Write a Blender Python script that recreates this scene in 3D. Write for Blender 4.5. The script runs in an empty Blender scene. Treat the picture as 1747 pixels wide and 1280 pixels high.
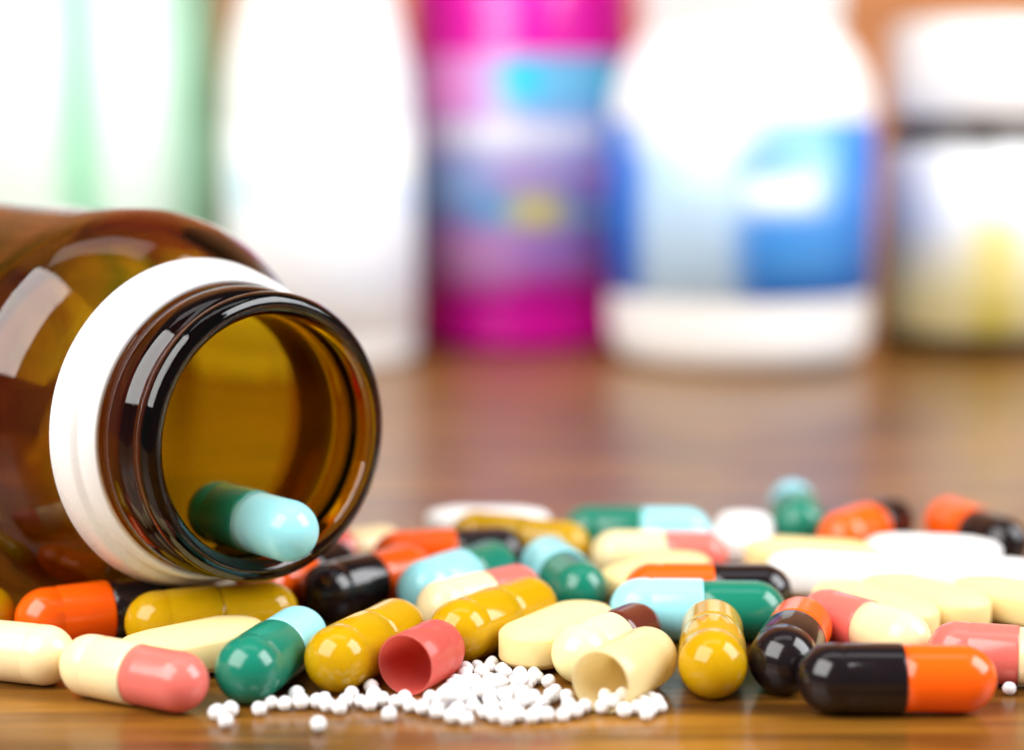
import bpy, math, random
import numpy as np
from mathutils import Vector, Matrix, noise

R_ = math.radians
sc = bpy.context.scene
C = sc.collection
random.seed(7)

# ------------------------------------------------------------------ camera, world, lamps, exposure
W_PX, H_PX, F_PX = 1747.0, 1280.0, 3296.0
CAM = Vector((0.0, -0.200, 0.064)); PITCH = 7.86
cam_d = bpy.data.cameras.new('camera'); cam = bpy.data.objects.new('camera', cam_d); C.objects.link(cam)
cam.location = CAM; cam.rotation_euler = (R_(90 - PITCH), 0, 0)
cam_d.sensor_width = 36.0; cam_d.lens = 36.0 * F_PX / W_PX
cam_d.clip_start = 0.005; cam_d.clip_end = 10.0
cam_d.dof.use_dof = True; cam_d.dof.focus_distance = 0.219; cam_d.dof.aperture_fstop = 8.2
sc.camera = cam
world = bpy.data.worlds.new('World'); sc.world = world; world.use_nodes = True
bg = world.node_tree.nodes['Background']
bg.inputs['Color'].default_value = (0.97, 0.98, 1.0, 1); bg.inputs['Strength'].default_value = 0.10

def area(name, loc, target, sx, sy, power, col=(1, 1, 1)):
    l = bpy.data.lights.new(name, 'AREA'); l.shape = 'RECTANGLE'; l.size = sx; l.size_y = sy
    l.energy = power; l.color = col
    o = bpy.data.objects.new(name, l); C.objects.link(o); o.location = loc
    o.rotation_euler = (Vector(target) - Vector(loc)).to_track_quat('-Z', 'Y').to_euler()
    return o
area('softbox_or_fill', (-0.40, -0.30, 0.52), (0, 0.06, 0), 0.66, 0.66, 10.5, (1, 0.985, 0.96))
area('softbox_or_fill', (0.56, -0.02, 0.44), (0, 0.08, 0), 0.46, 0.52, 7.4, (0.97, 0.98, 1))
area('softbox_or_fill', (0.0, 0.10, 0.85), (0.0, 0.30, 0.05), 0.7, 0.25, 0.8, (1, 1, 1))  # added overhead fill to brighten the bottles behind, not one of the two softboxes
sc.view_settings.view_transform = 'Standard'; sc.view_settings.look = 'None'
sc.view_settings.exposure = 0.06; sc.view_settings.gamma = 1.0
sc.cycles.use_denoising = True
sc.cycles.max_bounces = 20; sc.cycles.transmission_bounces = 16; sc.cycles.transparent_max_bounces = 16
sc.cycles.glossy_bounces = 6; sc.cycles.diffuse_bounces = 5
sc.cycles.sample_clamp_indirect = 6.0

def ray(u, v):
    d = Vector(((u - W_PX / 2) / F_PX, (H_PX / 2 - v) / F_PX, -1.0))
    return Matrix.Rotation(R_(90 - PITCH), 3, 'X') @ d
def unproj(u, v, z):
    d = ray(u, v); t = (z - CAM.z) / d.z
    return CAM + d * t

# ------------------------------------------------------------------ materials
def new_mat(name):
    m = bpy.data.materials.new(name); m.use_nodes = True
    nt = m.node_tree; return m, nt, nt.nodes['Principled BSDF']
def N(nt, t, **kw):
    n = nt.nodes.new(t)
    for k, v in kw.items(): setattr(n, k, v)
    return n
def gloss_mat(name, col, rough=0.16, vary=0.06, spec=0.5, coat=0.0, bump=0.0, bscale=900.0, sss=0.0):
    """gelatin / plastic / tablet surface: slight colour and roughness variation, fine relief"""
    m, nt, b = new_mat(name)
    tc = N(nt, 'ShaderNodeTexCoord')
    nz = N(nt, 'ShaderNodeTexNoise'); nz.inputs['Scale'].default_value = 260.0; nz.inputs['Detail'].default_value = 4
    nt.links.new(tc.outputs['Object'], nz.inputs['Vector'])
    mx = N(nt, 'ShaderNodeMix', data_type='RGBA')
    mx.inputs['A'].default_value = tuple(max(0, c * (1 - vary)) for c in col) + (1,)
    mx.inputs['B'].default_value = tuple(min(1, c * (1 + vary)) for c in col) + (1,)
    nt.links.new(nz.outputs['Fac'], mx.inputs['Factor']); nt.links.new(mx.outputs['Result'], b.inputs['Base Color'])
    mr = N(nt, 'ShaderNodeMapRange'); mr.inputs['To Min'].default_value = rough * 0.75; mr.inputs['To Max'].default_value = rough * 1.3
    nz2 = N(nt, 'ShaderNodeTexNoise'); nz2.inputs['Scale'].default_value = 500.0
    nt.links.new(tc.outputs['Object'], nz2.inputs['Vector'])
    nt.links.new(nz2.outputs['Fac'], mr.inputs['Value']); nt.links.new(mr.outputs['Result'], b.inputs['Roughness'])
    b.inputs['Specular IOR Level'].default_value = spec
    b.inputs['Coat Weight'].default_value = coat; b.inputs['Coat Roughness'].default_value = 0.08
    if sss: b.inputs['Subsurface Weight'].default_value = sss; b.inputs['Subsurface Radius'].default_value = (1, .8, .5); b.inputs['Subsurface Scale'].default_value = 0.0012
    if bump:
        nb = N(nt, 'ShaderNodeTexNoise'); nb.inputs['Scale'].default_value = bscale; nb.inputs['Detail'].default_value = 3
        nt.links.new(tc.outputs['Object'], nb.inputs['Vector'])
        bp = N(nt, 'ShaderNodeBump'); bp.inputs['Strength'].default_value = bump; bp.inputs['Distance'].default_value = 0.0002
        nt.links.new(nb.outputs['Fac'], bp.inputs['Height']); nt.links.new(bp.outputs['Normal'], b.inputs['Normal'])
    return m
M = {}
M['orange'] = gloss_mat('orange_gelatin', (0.90, 0.105, 0.003), 0.17, bump=0.05)
M['black'] = gloss_mat('black_gelatin', (0.010, 0.006, 0.007), 0.13, 0.3, bump=0.06)
M['green'] = gloss_mat('green_gelatin', (0.008, 0.185, 0.115), 0.16, bump=0.05)
M['blue'] = gloss_mat('pale_blue_gelatin', (0.31, 0.72, 0.79), 0.19, 0.03, bump=0.04)
M['pink'] = gloss_mat('pink_gelatin', (0.74, 0.155, 0.125), 0.2, bump=0.05)
M['cream'] = gloss_mat('cream_gelatin', (0.92, 0.74, 0.42), 0.24, 0.03, bump=0.04, sss=0.4)
M['ivory'] = gloss_mat('pale_yellow_gelatin', (0.90, 0.82, 0.40), 0.2, 0.03, bump=0.04)
M['brown'] = gloss_mat('brown_gelatin', (0.11, 0.022, 0.012), 0.16, 0.15, bump=0.05)
M['cream_tab'] = gloss_mat('cream_tablet_coat', (0.86, 0.66, 0.30), 0.5, 0.03, spec=0.3, bump=0.10, bscale=1800, sss=0.1)
M['white_tab'] = gloss_mat('white_tablet_coat', (0.88, 0.88, 0.87), 0.45, 0.02, spec=0.3, bump=0.08, bscale=1800, sss=0.1)
M['granule'] = gloss_mat('white_sugar_granule', (0.87, 0.86, 0.86), 0.5, 0.03, spec=0.3, bump=0.25, bscale=2500, sss=0.1)
M['white_plastic'] = gloss_mat('white_plastic', (0.86, 0.86, 0.85), 0.28, 0.01, bump=0.02, bscale=200)
M['dark_glass'] = gloss_mat('dark_brown_glass', (0.022, 0.010, 0.005), 0.08, 0.1)
M['magenta'] = gloss_mat('magenta_plastic', (0.80, 0.002, 0.42), 0.22, 0.04)
# translucent amber-yellow gelatin
m, nt, b = new_mat('yellow_gelatin'); M['yellow'] = m
b.inputs['Base Color'].default_value = (0.84, 0.56, 0.006, 1); b.inputs['Roughness'].default_value = 0.09
b.inputs['IOR'].default_value = 1.42; b.inputs['Transmission Weight'].default_value = 0.6
M['yellow_fill'] = gloss_mat('yellow_powder', (0.74, 0.47, 0.008), 0.8, 0.15, spec=0.1, bump=0.5, bscale=1500)
for k_, c_ in (('pink_shell', (0.74, 0.155, 0.125)), ('cream_shell', (0.94, 0.80, 0.48))):
    m = gloss_mat('thin_' + k_, c_, 0.22, 0.03, bump=0.04); M[k_] = m; nt = m.node_tree
    tr = N(nt, 'ShaderNodeBsdfTranslucent'); tr.inputs['Color'].default_value = {'pink_shell': (0.92, 0.42, 0.36, 1), 'cream_shell': (1.0, 0.93, 0.68, 1)}[k_]
    ms = N(nt, 'ShaderNodeMixShader'); ms.inputs['Fac'].default_value = 0.48
    nt.links.new(nt.nodes['Principled BSDF'].outputs['BSDF'], ms.inputs[1]); nt.links.new(tr.outputs['BSDF'], ms.inputs[2])
    nt.links.new(ms.outputs['Shader'], nt.nodes['Material Output'].inputs['Surface'])
# amber bottle glass, absorbing through its thickness
m, nt, b = new_mat('amber_glass'); M['amber'] = m
b.inputs['Base Color'].default_value = (1, 1, 1, 1); b.inputs['Roughness'].default_value = 0.015
b.inputs['IOR'].default_value = 1.5; b.inputs['Transmission Weight'].default_value = 1.0
va = N(nt, 'ShaderNodeVolumeAbsorption'); va.inputs['Color'].default_value = (0.895, 0.80, 0.03, 1); va.inputs['Density'].default_value = 2850
nt.links.new(va.outputs['Volume'], nt.nodes['Material Output'].inputs['Volume'])
tc = N(nt, 'ShaderNodeTexCoord'); nb = N(nt, 'ShaderNodeTexNoise'); nb.inputs['Scale'].default_value = 90; nb.inputs['Detail'].default_value = 2
nt.links.new(tc.outputs['Object'], nb.inputs['Vector'])
bp = N(nt, 'ShaderNodeBump'); bp.inputs['Strength'].default_value = 0.12; bp.inputs['Distance'].default_value = 0.0006
nt.links.new(nb.outputs['Fac'], bp.inputs['Height']); nt.links.new(bp.outputs['Normal'], b.inputs['Normal'])

def wood(name, dark, mid, light, rough, sx, sy, coat):
    m, nt, b = new_mat(name)
    tc = N(nt, 'ShaderNodeTexCoord'); mp = N(nt, 'ShaderNodeMapping'); mp.inputs['Scale'].default_value = (sx, sy, sy)
    nt.links.new(tc.outputs['Object'], mp.inputs['Vector'])
    n1 = N(nt, 'ShaderNodeTexNoise'); n1.inputs['Scale'].default_value = 1.0; n1.inputs['Detail'].default_value = 7; n1.inputs['Roughness'].default_value = 0.62; n1.inputs['Distortion'].default_value = 0.6
    nt.links.new(mp.outputs['Vector'], n1.inputs['Vector'])
    cr = N(nt, 'ShaderNodeValToRGB'); e = cr.color_ramp.elements
    e[0].position = 0.33; e[0].color = dark + (1,); e[1].position = 0.68; e[1].color = light + (1,)
    k = e.new(0.5); k.color = mid + (1,)
    nt.links.new(n1.outputs['Fac'], cr.inputs['Fac']); nt.links.new(cr.outputs['Color'], b.inputs['Base Color'])
    n2 = N(nt, 'ShaderNodeTexNoise'); n2.inputs['Scale'].default_value = 3.0; n2.inputs['Detail'].default_value = 5
    nt.links.new(mp.outputs['Vector'], n2.inputs['Vector'])
    mr = N(nt, 'ShaderNodeMapRange'); mr.inputs['To Min'].default_value = rough * 0.8; mr.inputs['To Max'].default_value = rough * 1.35
    nt.links.new(n2.outputs['Fac'], mr.inputs['Value']); nt.links.new(mr.outputs['Result'], b.inputs['Roughness'])
    bp = N(nt, 'ShaderNodeBump'); bp.inputs['Strength'].default_value = 0.25; bp.inputs['Distance'].default_value = 0.0003
    nt.links.new(n2.outputs['Fac'], bp.inputs['Height']); nt.links.new(bp.outputs['Normal'], b.inputs['Normal'])
    b.inputs['Coat Weight'].default_value = coat; b.inputs['Coat Roughness'].default_value = 0.18
    return m
M['table'] = wood('varnished_wood', (0.045, 0.015, 0.003), (0.19, 0.074, 0.008), (0.36, 0.152, 0.014), 0.30, 16, 170, 0.2)
M['wall'] = wood('orange_brown_wood', (0.40, 0.13, 0.035), (0.58, 0.23, 0.075), (0.68, 0.30, 0.11), 0.5, 6, 30, 0.0)

def print_mat(name, base, marks, rough=0.3):
    """flat label print: soft-edged patches (u0, v0, half_u, half_v, colour, softness) over a base colour, in label UV"""
    m, nt, b = new_mat(name)
    uv = N(nt, 'ShaderNodeUVMap'); sp = N(nt, 'ShaderNodeSeparateXYZ'); nt.links.new(uv.outputs['UV'], sp.inputs['Vector'])
    cur = None
    def math_(op, a, bb):
        n = N(nt, 'ShaderNodeMath', operation=op)
        for i, x in enumerate((a, bb)):
            if x is None: continue
            if isinstance(x, (int, float)): n.inputs[i].default_value = x
            else: nt.links.new(x, n.inputs[i])
        return n.outputs[0]
    for (u0, v0, hu, hv, col, soft) in marks:
        du = math_('DIVIDE', math_('ABSOLUTE', math_('SUBTRACT', sp.outputs['X'], u0), None), hu)
        dv = math_('DIVIDE', math_('ABSOLUTE', math_('SUBTRACT', sp.outputs['Y'], v0), None), hv)
        d = math_('POWER', math_('ADD', math_('POWER', du, 4.0), math_('POWER', dv, 4.0)), 0.25)
        mr = N(nt, 'ShaderNodeMapRange'); mr.inputs['From Min'].default_value = 1 + soft; mr.inputs['From Max'].default_value = max(0.0, 1 - soft)
        nt.links.new(d, mr.inputs['Value'])
        mx = N(nt, 'ShaderNodeMix', data_type='RGBA')
        nt.links.new(mr.outputs['Result'], mx.inputs['Factor'])
        if cur is None: mx.inputs['A'].default_value = base + (1,)
        else: nt.links.new(cur, mx.inputs['A'])
        mx.inputs['B'].default_value = col + (1,)
        cur = mx.outputs['Result']
    if cur is None: b.inputs['Base Color'].default_value = base + (1,)
    else: nt.links.new(cur, b.inputs['Base Color'])
    b.inputs['Roughness'].default_value = rough
    return m

# ------------------------------------------------------------------ mesh helpers
def lathe_mesh(name, prof, seg, closed=False, axis='X'):
    """revolve (s, r) pairs about local X (or Z); r = 0 makes a pole; closed joins the last ring to the first; UV = angle, s-fraction"""
    vs, fs, rings, uvs = [], [], [], []
    smin = min(p[0] for p in prof); smax = max(p[0] for p in prof)
    def P(s, r, a):
        if axis == 'X': return (s, r * math.cos(a), r * math.sin(a))
        return (-r * math.sin(a), r * math.cos(a), s)         # u = 0.5 faces -Y, u grows to the right
    for s, r in prof:
        if r <= 1e-9: rings.append([len(vs)]); vs.append(P(s, 0, 0))
        else:
            rings.append(list(range(len(vs), len(vs) + seg)))
            vs += [P(s, r, 2 * math.pi * k / seg) for k in range(seg)]
    pairs = list(zip(range(len(prof) - 1), range(1, len(prof))))
    if closed: pairs.append((len(prof) - 1, 0))
    vn = lambda i: (prof[i][0] - smin) / max(1e-9, smax - smin)
    for i, j in pairs:
        a, b = rings[i], rings[j]
        for k in range(seg):
            k2 = (k + 1) % seg; u0, u1 = k / seg, (k + 1) / seg
            if len(a) == 1 and len(b) == 1: continue
            if len(a) == 1: fs.append((a[0], b[k2], b[k])); uvs.append(((u0, vn(i)), (u1, vn(j)), (u0, vn(j))))
            elif len(b) == 1: fs.append((a[k], a[k2], b[0])); uvs.append(((u0, vn(i)), (u1, vn(i)), (u0, vn(j))))
            else: fs.append((a[k], a[k2], b[k2], b[k])); uvs.append(((u0, vn(i)), (u1, vn(i)), (u1, vn(j)), (u0, vn(j))))
    me = bpy.data.meshes.new(name); me.from_pydata(vs, [], fs)
    ul = me.uv_layers.new(name='UVMap')
    li = 0
    for f in uvs:
        for c in f: ul.data[li].uv = c; li += 1
    import bmesh
    bm = bmesh.new(); bm.from_mesh(me); bmesh.ops.recalc_face_normals(bm, faces=bm.faces[:]); bm.to_mesh(me); bm.free()
    for p in me.polygons: p.use_smooth = True
    return me
def arc(cx, cr, rad, a0, a1, n):
    return [(cx + rad * math.cos(R_(a0 + (a1 - a0) * i / n)), cr + rad * math.sin(R_(a0 + (a1 - a0) * i / n))) for i in range(n + 1)]
def obj(name, me, mat, parent=None, loc=(0, 0, 0)):
    o = bpy.data.objects.new(name, me); C.objects.link(o); o.parent = parent; o.location = loc
    if mat is not None and not me.materials: me.materials.append(mat)
    return o
def thing(name, label, cat, group=None):
    o = bpy.data.objects.new(name, None); C.objects.link(o); o.empty_display_size = 0.004
    tag(o, label, cat, group); return o
def tag(o, label, cat, group=None):
    o['label'] = label; o['category'] = cat
    if group: o['group'] = group
    return o

# ------------------------------------------------------------------ the setting
def box_mesh(name, x0, x1, y0, y1, z0, z1):
    vs = [(x, y, z) for x in (x0, x1) for y in (y0, y1) for z in (z0, z1)]
    fs = [(0, 1, 3, 2), (4, 6, 7, 5), (0, 4, 5, 1), (2, 3, 7, 6), (0, 2, 6, 4), (1, 5, 7, 3)]
    me = bpy.data.meshes.new(name); me.from_pydata(vs, [], fs); return me
t = obj('table', box_mesh('table', -0.6, 0.6, -0.16, 0.62, -0.03, 0.0), M['table']); t['kind'] = 'structure'
w = obj('wall', box_mesh('wall', -1.2, 1.2, 0.64, 0.66, -0.6, 0.9), M['wall']); w['kind'] = 'structure'

# ------------------------------------------------------------------ amber bottle lying on its side
BR = 0.0260                                   # body radius
MOUTH = unproj(462, 748, BR); YAW = R_(43.0)
AX = Vector((math.sin(YAW), -math.cos(YAW), 0))       # from body to mouth
def mm(lst): return [(s / 1000, r / 1000) for s, r in lst]
outer = mm([(-0.1, 14.9), (-0.45, 15.4), (-0.45, 16.0), (-0.1, 16.6), (0.5, 17.0), (1.2, 17.1), (2.0, 17.0), (2.6, 16.7), (3.0, 16.45), (3.4, 16.45), (3.8, 16.8),
            (4.4, 17.2), (5.5, 17.4), (7.0, 17.4), (8.2, 17.35), (9.5, 16.8), (13, 16.6), (15.2, 16.7), (16.2, 17.2), (17.2, 18.3), (18.4, 20.0), (20, 21.9), (22, 23.6), (24, 24.8),
            (26, 25.45), (28.5, 25.75), (32, 25.75), (60, 25.75), (94, 25.75), (97.5, 25.2), (100, 23.5), (101.2, 21)])
outer += mm([(101.4, 12), (100.6, 0)])
inner = mm([(97.8, 0), (98, 12), (97.6, 20), (95, 23.4), (92, 24.0), (60, 24.1), (29, 24.05), (25, 23.1), (22, 21.6), (19, 19.0), (17, 16.6), (15.4, 15.2), (13.6, 14.55), (12, 14.4), (7, 14.35), (1.5, 14.35), (0.4, 14.5)])
bottle = thing('amber_glass_bottle', 'open brown glass pill bottle lying on its side, mouth towards the spilled pills', 'bottle')
bottle.location = (MOUTH.x, MOUTH.y, 0)
bottle.rotation_euler = (0, 0, math.atan2(-AX.y, -AX.x))         # local +X runs from mouth into the body
obj('glass_body', lathe_mesh('glass_body', outer + inner, 128, closed=True), M['amber'], bottle, (0, 0, BR))
ringp = mm([(8.9, 17.45), (8.7, 17.9), (8.8, 18.2), (11.2, 18.5), (11.6, 18.8), (11.8, 19.3), (12.3, 19.55), (15.2, 20.15), (15.7, 19.9), (15.8, 18.8), (15.6, 17.3)])
cr = obj('collar_ring', lathe_mesh('collar_ring', ringp, 128, closed=True), M['white_plastic'], bottle, (0, 0, BR))
cr['label'] = 'white plastic collar ring around the bottle neck'

# ------------------------------------------------------------------ capsules
SIZES = {0: (0.0217, 0.003825), 1: (0.0194, 0.00345)}
cache = {}
def capsule_meshes(size):
    if size in cache: return cache[size]
    L, r = SIZES[size]; rb = r * 0.955; h = L / 2
    j = 0.0006                                  # the cap reaches a little past the middle
    # cap half: from -h (dome) to j, with two shallow locking grooves and a rolled edge
    dome = [(-h + r - r * math.cos(R_(a)), r * math.sin(R_(a))) for a in (0, 8, 16, 25, 34, 43, 52, 61, 70, 79, 86)]
    cap = dome + [(-h + r + 0.0002, r * 0.999), (-h + r + 0.0009, r), (-h + r + 0.0011, r * 0.985), (-h + r + 0.0014, r * 0.985), (-h + r + 0.0016, r),
                  (j - 0.0004, r), (j - 0.0001, r * 0.997), (j, r * 0.985), (j, rb * 0.97), (j - 0.001, rb * 0.96)]
    dome = [(h - r + rb * 1.04 * math.cos(R_(a)), rb * math.sin(R_(a))) for a in (86, 79, 70, 61, 52, 43, 34, 25, 16, 8, 0)]
    body = [(j - 0.0008, rb * 0.94), (j - 0.0008, rb), (j + 0.0015, rb), (h - r - 0.0004, rb), (h - r, rb * 0.999)] + dome
    rf = rb * 0.90; hf = h - r * 0.12
    fill = [(-hf + rf - rf * math.cos(R_(a)), rf * math.sin(R_(a))) for a in range(0, 90, 15)] + [(hf - rf + rf * math.cos(R_(a)), rf * math.sin(R_(a))) for a in range(90, -1, -15)]
    cache[size] = (cap, body, fill)
    return cache[size]
mesh_cache = {}
def cmesh(size, part, mat):
    k = (size, part, mat)
    if k not in mesh_cache:
        prof = capsule_meshes(size)[{'cap': 0, 'body': 1, 'fill': 2}[part]]
        me = lathe_mesh('capsule_' + part, prof, 56); me.materials.append(M[mat]); mesh_cache[k] = me
    return mesh_cache[k]

# each: name, size, colour of A end (cap), colour of B end (body), pixel of A dome centre, pixel of B dome centre, anchor, label
G2 = 'two-coloured capsules spilled on the table'
CAPS = [
 ('cream', 'pink', 1, (80, 1118), (-60, 1103), 'A', 'cream and pink capsule whose cream end touches another cream and pink capsule'),
 ('cream', 'pink', 1, (170, 1138), (288, 1160), 'M', 'cream and pink capsule with its pink end beside the green and pale blue capsule'),
 ('orange', 'black', 0, (103, 1060), (270, 1038), 'A', 'orange and black capsule under the bottle shoulder, beside the yellow one below the collar'),
 ('yellow', 'yellow', 0, (266, 1062), (452, 1042), 'M', 'translucent yellow capsule lying below the white bottle collar'),
 ('green', 'blue', 0, (430, 1140), (506, 1088), 'M', 'green and pale blue capsule with its green end beside the thin trail of white granules'),
 ('yellow', 'yellow', 0, (577, 1124), (676, 1072), 'A', 'translucent yellow capsule between the green capsule and the empty pink shell'),
 ('yellow', 'yellow', 0, (802, 1074), (908, 1034), 'M', 'translucent yellow capsule between the empty pink shell and a cream tablet'),
 ('ivory', 'brown', 1, (990, 1102), (1062, 1070), 'A', 'pale yellow and brown capsule lying against the empty cream shell'),
 ('yellow', 'yellow', 0, (1195, 1133), (1195, 1072), 'A', 'translucent yellow capsule pointing at the middle of a pale blue and green capsule'),
 ('blue', 'green', 0, (1082, 1050), (1264, 1052), 'M', 'pale blue and green capsule lying parallel against an orange and black capsule'),
 ('orange', 'black', 0, (1122, 1013), (1285, 1012), 'M', 'orange and black capsule lying parallel against a pale blue and green capsule'),
 ('black', 'orange', 0, (1328, 1127), (1360, 1068), 'A', 'black and orange capsule whose black end nearly touches another black end'),
 ('pink', 'cream', 1, (1428, 1056), (1522, 1084), 'A', 'pink and cream capsule between a cream tablet and two black and orange capsules'),
 ('black', 'orange', 0, (1396, 1150), (1622, 1151), 'M', 'black and orange capsule at the spill edge, beside a lone white granule'),
 ('pink', 'cream', 1, (1608, 1106), (1750, 1116), 'A', 'pink and cream capsule beside the orange end of a black and orange capsule'),
 ('green', 'blue', 0, (1360, 893), (1349, 862), 'A', 'green and pale blue capsule between a white tablet and an orange and black capsule'),
 ('orange', 'black', 0, (1446, 918), (1524, 890), 'A', 'orange and black capsule beside a green and pale blue capsule and a cream tablet'),
 ('orange', 'black', 0, (1612, 898), (1692, 928), 'B', 'orange and black capsule with its black end beside the white tablets'),
 ('green', 'blue', 0, (1015, 908), (1172, 910), 'M', 'green and pale blue capsule beside a lone white tablet and a cream and pink capsule'),
 ('yellow', 'yellow', 0, (838, 922), (968, 936), 'B', 'translucent yellow capsule lying along a white oblong tablet'),
 ('pink', 'cream', 1, (585, 946), (655, 936), 'B', 'pink and cream capsule lying beside the bottle neck, next to orange and black capsules'),
 ('orange', 'black', 0, (508, 1014), (595, 984), 'A', 'orange and black capsule right below the bottle rim'),
 ('black', 'orange', 0, (600, 1018), (708, 990), 'A', 'black and orange capsule between the bottle rim and a pale blue and green capsule'),
 ('orange', 'black', 0, (712, 958), (872, 950), 'B', 'orange and black capsule between a yellow capsule and a pale blue and green one'),
 ('blue', 'green', 0, (737, 1006), (836, 972), 'A', 'pale blue and green capsule between black and orange and cream and pink capsules'),
 ('cream', 'pink', 1, (800, 1016), (884, 996), 'B', 'cream and pink capsule between a yellow capsule and a pale blue and green one'),
 ('blue', 'green', 0, (950, 968), (994, 1003), 'B', 'pale blue and green capsule with its green end beside two cream tablets'),
 ('cream', 'pink', 1, (1062, 958), (1180, 958), 'M', 'cream and pink capsule between a green and pale blue capsule and a cream tablet'),
 ('yellow', 'yellow', 0, (-22, 1050), (-150, 1048), 'A', 'translucent yellow capsule against the brown bottle side, beside an orange and black capsule'),
]
TABS = [  # material, A, B (pixel of end-circle centres), label
 ('cream_tab', (287, 1112), (392, 1090), 'cream oblong tablet between the yellow capsule and the green and pale blue capsule'),
 ('cream_tab', (905, 1094), (985, 1060), 'cream oblong tablet beside the pale yellow and brown capsule'),
 ('cream_tab', (1450, 1030), (1545, 1058), 'cream oblong tablet touching the cream end of a pink and cream capsule'),
 ('cream_tab', (1540, 1012), (1630, 1036), 'cream oblong tablet between two other cream tablets beside the white ones'),
 ('cream_tab', (1672, 1030), (1760, 1046), 'cream oblong tablet at the end of the row of cream tablets'),
 ('white_tab', (1510, 948), (1640, 954), 'white oblong tablet beside the two orange and black capsules with white tablets'),
 ('white_tab', (1600, 986), (1735, 992), 'white oblong tablet between the cream tablets and the other white tablet'),
 ('white_tab', (1375, 982), (1490, 990), 'white oblong tablet near the black end of an orange and black capsule'),
 ('cream_tab', (1360, 946), (1462, 952), 'cream oblong tablet next to white tablets and a green and pale blue capsule'),
 ('white_tab', (768, 898), (896, 900), 'white oblong tablet lying along a yellow capsule at the spill edge'),
 ('white_tab', (1268, 930), (1272, 908), 'white oblong tablet beside the pale blue end of a green and pale blue capsule'),
 ('cream_tab', (1020, 990), (1075, 975), 'cream oblong tablet between a cream and pink capsule and an orange and black one'),
]
TL, TW, TH = 0.0185, 0.0082, 0.0056          # tablet length, width, thickness

items = []                                    # [kind, index, centre(2), dir(2), half segment, radius, fixed]
for i, (ca, cb, sz, pa, pb, anc, lab) in enumerate(CAPS):
    L, r = SIZES[sz]
    a = unproj(*pa, r); b = unproj(*pb, r); d = (b - a).xy.normalized(); hs = L / 2 - r
    c = (a + b).xy / 2 if anc == 'M' else (a.xy + d * hs if anc == 'A' else b.xy - d * hs)
    print('cap %2d %s/%s px-len %.1f mm (want %.1f)' % (i, ca, cb, (b - a).length * 1000, hs * 2000), 'xy', [round(x * 1000, 1) for x in c])
    items.append(['cap', i, np.array(c), np.array(d), hs, r * 1.01, r])
for i, (mt, pa, pb, lab) in enumerate(TABS):
    a = unproj(*pa, TH * 0.5); b = unproj(*pb, TH * 0.5); d = (b - a).xy.normalized(); hs = (TL - TW) / 2
    c = (a + b).xy / 2
    print('tab %2d %s px-len %.1f mm (want %.1f)' % (i, mt, (b - a).length * 1000, hs * 2000), 'xy', [round(x * 1000, 1) for x in c])
    items.append(['tab', i, np.array(c), np.array(d), hs, TW / 2 * 1.01, TH / 2])
# empty half shells (open end A, closed dome centre B)
SHELLS = [('pink', 1, 0.0100, (686, 1134), (733, 1110), 'empty pink capsule half with its open end towards the white granules'),
          ('cream', 1, 0.0142, (1008, 1150), (1088, 1108), 'empty cream capsule half with its open end spilling white granules')]
for i, (ct, sz, ln, pa, pb, lab) in enumerate(SHELLS):
    r = SIZES[sz][1]
    a = unproj(*pa, r); b = unproj(*pb, r); d = (b - a).xy.normalized(); hs = (ln - r) / 2
    c = a.xy + d * hs
    print('shell %d px-len %.1f want %.1f' % (i, (b - a).length * 1000, hs * 2000), [round(x * 1000, 1) for x in c])
    items.append(['shell', i, np.array(c), np.array(d), hs, r * 1.01, r])
def seg_near(c1, d1, h1, c2, d2, h2):
    w_ = c1 - c2; b_ = d1 @ d2; d_ = d1 @ w_; e_ = d2 @ w_; den = 1 - b_ * b_
    best = None
    cands = []
    if den > 1e-6:
        s = (b_ * e_ - d_) / den
        if abs(s) <= h1:
            t_ = e_ + b_ * s
            if abs(t_) <= h2: cands.append((s, t_))
    for s in (-h1, h1):
        cands.append((s, min(h2, max(-h2, (c1 + d1 * s - c2) @ d2))))
    for t_ in (-h2, h2):
        cands.append((min(h1, max(-h1, (c2 + d2 * t_ - c1) @ d1)), t_))
    for s, t_ in cands:
        v = (c1 + d1 * s) - (c2 + d2 * t_); q = math.sqrt(v @ v)
        if best is None or q < best[0]: best = (q, v, s, t_)
    return best
# bottle as obstacle: clearance of the lying bottle above the table at lateral offset, at the pill height
def bottle_push(p, rad, zc):
    """smallest push moving a pill point out of the lying bottle"""
    rel = Vector((p[0] - MOUTH.x, p[1] - MOUTH.y, 0)); s = -(rel.x * AX.x + rel.y * AX.y)
    if s < -0.001: return None
    rr = 0.0173 if s < 0.008 else (0.0199 if s < 0.0155 else min(0.0258, 0.0178 + (s - 0.0165) * 0.85))
    nrm = Vector((-AX.y, AX.x)); q = rel.x * nrm.x + rel.y * nrm.y
    dist = math.hypot(q, BR - zc); pen = rr + rad - dist
    if pen <= 0: return None
    need = math.sqrt(max(0, (rr + rad) ** 2 - (BR - zc) ** 2))
    side = -1 if q < 0 else 1
    tq = need * side
    return np.array([nrm.x, nrm.y]) * (tq - q)
start = [it[2].copy() for it in items]
for k in range(400):
    mv = 0
    for i in range(len(items)):
        for j in range(i + 1, len(items)):
            A, B = items[i], items[j]
            q, v, s, t_ = seg_near(A[2], A[3], A[4], B[2], B[3], B[4])
            pen = A[5] + B[5] - q
            if pen > 1e-5:
                n = v / q if q > 1e-6 else np.array([0.0, 1.0])
                A[2] += n * pen * 0.3; B[2] -= n * pen * 0.3; mv = max(mv, pen)
        it = items[i]
        for s in (-it[4], 0, it[4]):
            pv = bottle_push(it[2] + it[3] * s, it[5], it[6])
            if pv is not None: it[2] += pv * 0.3; mv = max(mv, math.hypot(*pv))
    if mv < 2e-5: break
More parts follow.
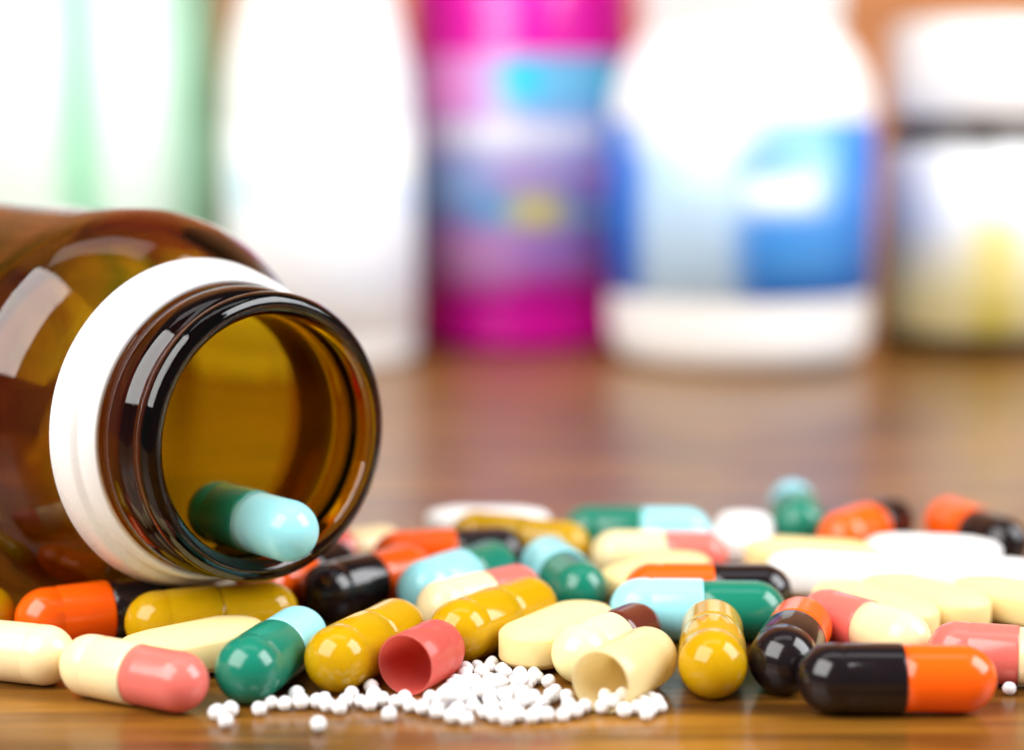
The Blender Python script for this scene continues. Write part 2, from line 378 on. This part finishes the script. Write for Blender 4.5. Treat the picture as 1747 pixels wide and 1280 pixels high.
print('relax iterations', k, 'residual', mv)
for it, s0 in zip(items, start):
    q = (it[2] - s0) * 1000
    if math.hypot(*q) > 1.2: print('moved', it[0], it[1], np.round(q, 1))

def put_capsule(ca, cb, sz, label, loc, rot, group):
    r = SIZES[sz][1]
    t = thing('capsule', label, 'capsule', group); t.location = loc; t.rotation_euler = rot
    k_ = random.uniform(0.975, 1.0); t.scale = (k_ * random.uniform(0.985, 1.0), k_, k_)
    kids = [('cap', ca), ('body', cb)]
    for part, mt in kids: obj(part, cmesh(sz, part, mt), None, t, (0, 0, r))
    if ca == 'yellow': obj('powder_fill', cmesh(sz, 'fill', 'yellow_fill'), None, t, (0, 0, r))
    return t

# tablets: stadium outline, straight belt, domed faces
def tablet_mesh(name, mat):
    n = 14; hs = (TL - TW) / 2; out = []
    for k in range(n + 1): a = R_(-90 + 180 * k / n); out.append((hs, math.cos(a), math.sin(a)))
    for k in range(n + 1): a = R_(90 + 180 * k / n); out.append((-hs, math.cos(a), math.sin(a)))
    m_ = len(out); vs, fs = [], []
    belt = TH * 0.5 * 0.52
    levels = [(0.0, TH / 2), (0.3, TH / 2 * 0.985), (0.6, TH / 2 * 0.90), (0.82, TH / 2 * 0.755), (0.95, TH / 2 * 0.60), (0.985, belt), (1.0, belt * 0.9)]
    rings = []
    def ring(f, z):
        rings.append(len(vs))
        for cx, ux, uy in out:
            rr = TW / 2 * f
            vs.append((cx * (0.25 + 0.75 * min(1, f * 1.25)) + ux * rr, uy * rr, z))
    for f, z in levels[1:]: ring(f, z)
    for f, z in reversed(levels[1:]): ring(f, -z)
    for a, b in zip(rings, rings[1:]):
        for k in range(m_): fs.append((a + k, b + k, b + (k + 1) % m_, a + (k + 1) % m_))
    top = len(vs); vs.append((0, 0, TH / 2)); bot = len(vs); vs.append((0, 0, -TH / 2))
    for k in range(m_):
        fs.append((top, rings[0] + k, rings[0] + (k + 1) % m_)); fs.append((bot, rings[-1] + (k + 1) % m_, rings[-1] + k))
    me = bpy.data.meshes.new(name); me.from_pydata(vs, [], fs)
    import bmesh
    bm = bmesh.new(); bm.from_mesh(me); bmesh.ops.recalc_face_normals(bm, faces=bm.faces[:]); bm.to_mesh(me); bm.free()
    for p in me.polygons: p.use_smooth = True
    for v in me.vertices: v.co.z += TH / 2
    me.materials.append(M[mat]); return me
tab_me = {k: tablet_mesh('oblong_tablet', k) for k in ('cream_tab', 'white_tab')}

def shell_mesh(name, sz, ln, mat):
    r = SIZES[sz][1]; th = 0.00018; x1 = (ln - r) / 2          # dome centre at +x1, open edge at -x1
    prof = [(-x1, r - th), (-x1 - 0.00008, r - th / 2), (-x1, r), (-x1 + 0.003, r), (x1 - 0.0016, r), (x1 - 0.0014, r * 0.987), (x1 - 0.0011, r * 0.987), (x1 - 0.0009, r)]
    prof += [(x1 + r * math.sin(R_(a)), r * math.cos(R_(a))) for a in (0, 12, 25, 38, 51, 64, 77)] + [(x1 + r, 0)]
    prof += [(x1 + r - th, 0)] + [(x1 + (r - th) * math.sin(R_(a)), (r - th) * math.cos(R_(a))) for a in (70, 50, 30, 12, 0)] + [(-x1 + 0.002, r - th)]
    me = lathe_mesh(name, prof, 64, closed=True); me.materials.append(M[mat]); return me

for kind, i, c, d, hs, rad, zc in items:
    yaw = math.atan2(d[1], d[0])
    if kind == 'cap':
        ca, cb, sz, pa, pb, anc, lab = CAPS[i]
        put_capsule(ca, cb, sz, lab, (c[0], c[1], 0), (0, 0, yaw), 'capsules spilled on the table')
    elif kind == 'tab':
        mt, pa, pb, lab = TABS[i]
        o = obj('oblong_tablet', tab_me[mt], None, None, (c[0], c[1], 0)); o.rotation_euler = (0, 0, yaw)
        tag(o, lab, 'tablet', 'oblong tablets among the capsules')
    else:
        ct, sz, ln, pa, pb, lab = SHELLS[i]
        o = obj('empty_capsule_shell', shell_mesh('empty_capsule_shell', sz, ln, ct + '_shell'), None, None, (c[0], c[1], SIZES[sz][1])); o.rotation_euler = (0, 0, yaw)
        tag(o, lab, 'capsule shell', 'empty capsule halves')

# capsule lying in the bottle mouth, along the bottle axis
L0, r0 = SIZES[0]
zc = BR - 0.01435 + r0 + 0.00005
cc = Vector((MOUTH.x, MOUTH.y)) - Vector((AX.x, AX.y)) * (-0.003 + (L0 / 2 - r0))
put_capsule('green', 'blue', 0, 'green and pale blue capsule lying inside the brown bottle mouth', (cc.x, cc.y, zc - r0), (0, 0, math.atan2(AX.y, AX.x)), None)

# ------------------------------------------------------------------ white granules
GR = 0.00083
def granule_mesh(k):
    import bmesh
    bm = bmesh.new(); bmesh.ops.create_icosphere(bm, subdivisions=3, radius=1.0)
    off = Vector((k * 3.1, k * 1.7, 0.4))
    for v in bm.verts: v.co *= 1 + 0.10 * noise.noise(v.co * 1.1 + off) + 0.025 * noise.noise(v.co * 3 + off)
    me = bpy.data.meshes.new('granule'); bm.to_mesh(me); bm.free()
    for p in me.polygons: p.use_smooth = True
    me.materials.append(M['granule']); return me
gmeshes = [granule_mesh(k) for k in range(6)]
near = [(372, 1217), (391, 1212), (385, 1230), (442, 1210), (466, 1199), (494, 1200), (506, 1186), (512, 1199), (535, 1198), (552, 1191), (560, 1203), (573, 1206),
        (543, 1236), (590, 1196), (600, 1184), (617, 1196), (628, 1200), (640, 1188), (655, 1194), (633, 1172), (664, 1219), (668, 1196), (690, 1190), (700, 1203), (722, 1208), (735, 1190),
        (1028, 1206), (1048, 1198), (1066, 1212), (1082, 1186), (1086, 1204), (1103, 1217), (1120, 1206), (1112, 1196), (1075, 1198), (1722, 1174), (768, 1150),
        (795, 1143), (815, 1136), (822, 1148), (840, 1138), (852, 1133), (862, 1148), (872, 1138), (888, 1150), (910, 1146), (917, 1156), (936, 1163), (948, 1180), (778, 1162)]
poly = [(742, 1192), (775, 1166), (800, 1158), (850, 1155), (900, 1158), (925, 1172), (960, 1185), (1000, 1195), (1008, 1212), (960, 1222), (880, 1226), (800, 1226), (755, 1228), (735, 1212)]
def inside(u, v):
    r_ = False
    for (x1, y1), (x2, y2) in zip(poly, poly[1:] + poly[:1]):
        if (y1 > v) != (y2 > v) and u < (x2 - x1) * (v - y1) / (y2 - y1) + x1: r_ = not r_
    return r_
pts = [[*unproj(u, v, GR).xy, GR] for u, v in near]
tries = 0
while len(pts) < len(near) + 48 and tries < 6000:
    tries += 1
    u, v = random.uniform(735, 1010), random.uniform(1150, 1230)
    if not inside(u, v): continue
    p = unproj(u, v, GR)
    if all(math.hypot(p.x - q[0], p.y - q[1]) > 1.45 * GR for q in pts): pts.append([p.x, p.y, GR])
rad = [GR * random.choice((random.uniform(0.86, 1.0), random.uniform(0.95, 1.1))) for _ in pts]
pts = [np.array(p) for p in pts]
for k in range(150):
    for i in range(len(pts)):
        for j in range(i + 1, len(pts)):
            v = pts[i][:2] - pts[j][:2]; q = math.hypot(*v); need = (rad[i] + rad[j]) * 1.01
            if q < need:
                n = v / q if q > 1e-9 else np.array([1.0, 0]); pts[i][:2] += n * (need - q) * 0.5; pts[j][:2] -= n * (need - q) * 0.5
        for it in items:                      # keep clear of the pills (at granule height)
            v = pts[i][:2] - it[2]; s = max(-it[4], min(it[4], v @ it[3])); w_ = v - it[3] * s; q = math.hypot(*w_)
            if it[0] == 'shell' and v @ it[3] < -it[4] + 0.0005: continue
            need = math.sqrt(max(0, (it[5] + rad[i]) ** 2 - (it[6] - rad[i]) ** 2)) if it[0] != 'tab' else it[5] + rad[i]
            if q < need: pts[i][:2] += w_ / max(q, 1e-9) * (need - q) * 0.6
for p, r in zip(pts, rad): p[2] = r
# a second layer resting in the hollows of the dense heap
base_n = len(pts); tries = 0
while len(pts) < base_n + 8 and tries < 4000:
    tries += 1
    u, v = random.uniform(750, 1000), random.uniform(1160, 1215)
    if not inside(u, v): continue
    p = unproj(u, v, 2.2 * GR); r = GR * random.uniform(0.88, 1.02)
    hits = 0; z = r
    for q, rq in zip(pts, rad):
        dd = math.hypot(p.x - q[0], p.y - q[1])
        if dd < r + rq: z = max(z, q[2] + math.sqrt((r + rq) ** 2 - dd * dd)); hits += 1
    if hits >= 3 and GR * 1.7 < z < GR * 2.75: pts.append(np.array([p.x, p.y, z])); rad.append(r)
# a few still inside the open cream shell
sh = items[-1]
for k, (al, la) in enumerate(((-0.0040, 0.0), (-0.0028, 0.0008), (-0.0012, -0.0004), (-0.0048, -0.0014))):
    n = np.array([-sh[3][1], sh[3][0]]); rr = SIZES[1][1] - 0.00024
    c = sh[2] + sh[3] * al + n * la
    pts.append(np.array([c[0], c[1], SIZES[1][1] - math.sqrt((rr - GR * 0.95) ** 2 - la * la)])); rad.append(GR * 0.94)
single = {35: 'lone white granule beside the orange end of a black and orange capsule',
          12: 'single white granule lying apart on bare wood near the trail of granules',
          20: 'single white granule just outside the trail, near the empty pink shell opening'}
for k, (p, r) in enumerate(zip(pts, rad)):
    o = obj('granule', gmeshes[k % 6], None, None, tuple(p)); o.scale = (r, r, r)
    o.rotation_euler = (random.uniform(0, 6), random.uniform(0, 6), random.uniform(0, 6))
    lab, grp = 'tiny white round granule in the heap spilled between the empty capsule shells', 'white granules spilled on the table'
    if k in single: lab = single[k]
    elif k >= len(pts) - 4: lab, grp = 'tiny white granule still inside the open cream capsule shell', 'granules inside the cream shell'
    elif k < 26: lab, grp = 'tiny white granule in the thin trail below the green and yellow capsules', 'trail of white granules'
    elif k < 35: lab, grp = 'tiny white granule in the small clump beside the cream shell mouth', 'small clump of white granules'
    tag(o, lab, 'granule', grp)


# ------------------------------------------------------------------ bottles standing behind
def stand(name, label, u, vbase, radius):
    t = thing(name, label, 'bottle'); p = unproj(u, vbase, 0); d = Vector((p.x - CAM.x, p.y - CAM.y)).normalized()
    t.location = (p.x + d.x * radius, p.y + d.y * radius, 0); t.rotation_euler = (0, 0, math.atan2(-d.x, d.y))
    return t
def lat(name, prof, mat, parent, seg=72): return obj(name, lathe_mesh(name, mm(prof), seg, axis='Z'), mat, parent)

b1 = stand('ribbed_jar', 'large white jar with pale mint green vertical stripes', 138, 632, 0.0395)
lat('jar_body', [(0, 0), (0, 36.5), (0.6, 38.3), (2.5, 39.1), (100, 39.1), (106, 36), (110, 32), (111, 30)], M['white_plastic'], b1)
mint = (0.30, 0.66, 0.42)
lab = print_mat('mint_stripe_print', (0.72, 0.85, 0.76), [(0.505, .5, .020, 2, mint, .7), (0.632, .5, .030, 2, (0.40, .70, .50), .6), (0.68, .5, .028, 2, (0.32, .64, .42), .5), (0.56, .5, .014, 2, (.70, .85, .75), .8), (0.32, .5, .03, 2, mint, .6)])
lat('wrap_label', [(6, 39.25), (6.1, 39.45), (97, 39.45), (97.1, 39.25)], lab, b1)
lat('lid', [(109, 33.5), (109, 34.5), (124, 34.5), (125, 33.5), (125, 0)], M['white_plastic'], b1)

b2 = stand('white_pill_bottle', 'tall plain white plastic bottle with faint label, beside the magenta bottle', 552, 634, 0.0245)
lat('bottle_body', [(0, 0), (0, 21.5), (0.7, 23.4), (2.6, 24.3), (62, 24.3), (70, 23.9), (78, 22.6), (86, 20.6), (92, 19.3), (96, 18.8), (98, 18.6)], M['white_plastic'], b2)
pb, py = (0.55, 0.68, 0.86), (0.86, 0.85, 0.66)
lab = print_mat('faint_blue_print', (0.86, 0.87, 0.88), [(0.55, .86, .03, .06, pb, .8), (0.60, .80, .06, .10, py, .8), (0.66, .66, .05, .06, (.62, .72, .88), .8), (0.36, .70, .035, .10, (.48, .70, .82), .7), (0.54, .45, .10, .07, (.80, .84, .90), .8), (0.58, .28, .09, .06, (.76, .82, .92), .8)])
lat('wrap_label', [(8, 24.4), (8.1, 24.6), (60, 24.6), (60.1, 24.4)], lab, b2)
lat('screw_cap', [(98, 17.5), (98, 20.5), (116, 20.2), (117, 19), (117, 0)], M['white_plastic'], b2)

b3 = stand('magenta_bottle', 'magenta bottle with cyan and purple label and a yellow star mark', 888, 599, 0.0310)
lat('bottle_body', [(0, 0), (0, 28), (0.7, 30.2), (2.2, 30.8), (96, 30.8), (103, 25), (109, 20), (112, 17)], M['magenta'], b3)
W_ = (0.52, 0.56, 0.76)
lab = print_mat('bright_label_print', (0.16, 0.16, 0.66), [
    (0.50, .04, 2, .13, (0.78, .004, .52), .5), (0.50, .22, 2, .09, (0.50, .26, .80), .7),
    (0.29, .5, .06, .46, (0.002, .42, .72), .3), (0.72, .5, .06, .6, (0.01, .40, .84), .4),
    (0.41, .95, .09, .26, (0.84, .28, .70), .5), (0.57, .90, .11, .13, (0.14, .50, .80), .4), (0.50, .90, .022, .09, (0.0, .58, .86), .4), (0.645, .90, .018, .09, (0.0, .56, .84), .4),
    (0.49, .67, .15, .075, W_, .5), (0.53, .53, .11, .06, (0.50, .38, .66), .6), (0.40, .46, .05, .10, (.30, .55, .90), .7),
    (0.47, .37, .03, .045, (.05, .50, .85), .6), (0.525, .38, .035, .055, (0.90, .82, .12), .7), (0.61, .36, .04, .03, (.40, .75, .85), .8), (0.63, .50, .025, .06, (.80, .40, .75), .8),
    (0.42, .2, .06, .10, (.78, .40, .82), .7)] +
    [(0.385 + 0.026 * k, .68 + 0.012 * (k % 2), .008, .04, (0.90, 0.90, 0.95), .4) for k in range(10)])
lat('wrap_label', [(12, 30.95), (12.1, 31.15), (78, 31.15), (78.1, 30.95)], lab, b3)
lat('screw_cap', [(111, 17.5), (111, 19.5), (126, 19), (127, 18), (127, 0)], M['white_plastic'], b3)

b4 = stand('white_supplement_bottle', 'wide white supplement bottle with a blue wraparound label', 1257, 642, 0.0335)
lat('bottle_body', [(0, 0), (0, 27), (0.8, 29.6), (3.0, 31.8), (6, 32.9), (10, 33.3), (64, 33.3), (69, 32.6), (74, 30.8), (79, 28), (82, 25.6), (84, 24.4), (86, 24.0)], M['white_plastic'], b4)
BL, PB = (0.0, 0.14, 0.62), (0.34, 0.60, 0.90)
lab = print_mat('blue_label_print', BL, [(0.44, .5, .065, 2, (0.48, .68, .88), .25), (0.58, .72, .07, .34, (.10, .36, .82), .4), (0.55, .60, .05, .11, (.62, .76, .90), .6), (0.58, .26, .07, .16, (.06, .32, .82), .5), (0.44, 1.0, .08, .16, (.75, .82, .90), .5)] +
                [(0.515 + 0.014 * k, .60, .004, .07, (0.92, .94, .97), .3) for k in range(6)])
lat('wrap_label', [(18, 33.45), (18.1, 33.65), (61, 33.65), (61.1, 33.45)], lab, b4)
lat('screw_cap', [(86, 24.0), (86, 25.2), (86.5, 25.4), (113, 25.2), (115, 23.8), (115, 0)], M['white_plastic'], b4)

b5 = stand('brown_medicine_bottle', 'dark brown glass bottle with white cap and a white and yellow label', 1645, 608, 0.0235)
lat('bottle_body', [(0, 0), (0, 21), (0.7, 22.7), (2.5, 23.3), (56, 23.3), (59, 22.2), (61, 20), (62, 18.5), (64, 18)], M['dark_glass'], b5)
YL = (0.80, 0.68, 0.22)
lab = print_mat('yellow_white_print', (0.84, 0.85, 0.86), [(0.5, .10, 2, .30, (0.84, .78, .42), .6), (0.55, .34, .04, .34, YL, .6), (0.55, .08, .025, .08, (.66, .56, .05), .7), (0.55, .68, .05, .05, (.58, .70, .84), .8), (0.42, .62, .05, .04, (.72, .80, .90), .8), (0.36, .30, .02, .25, (.60, .60, .40), .7)])
lat('wrap_label', [(5.5, 23.45), (5.6, 23.65), (54, 23.65), (54.1, 23.45)], lab, b5)
lat('screw_cap', [(61.5, 19), (61.5, 22), (63, 22.8), (83, 22.6), (86, 21.4), (87, 19), (87, 0)], M['white_plastic'], b5)
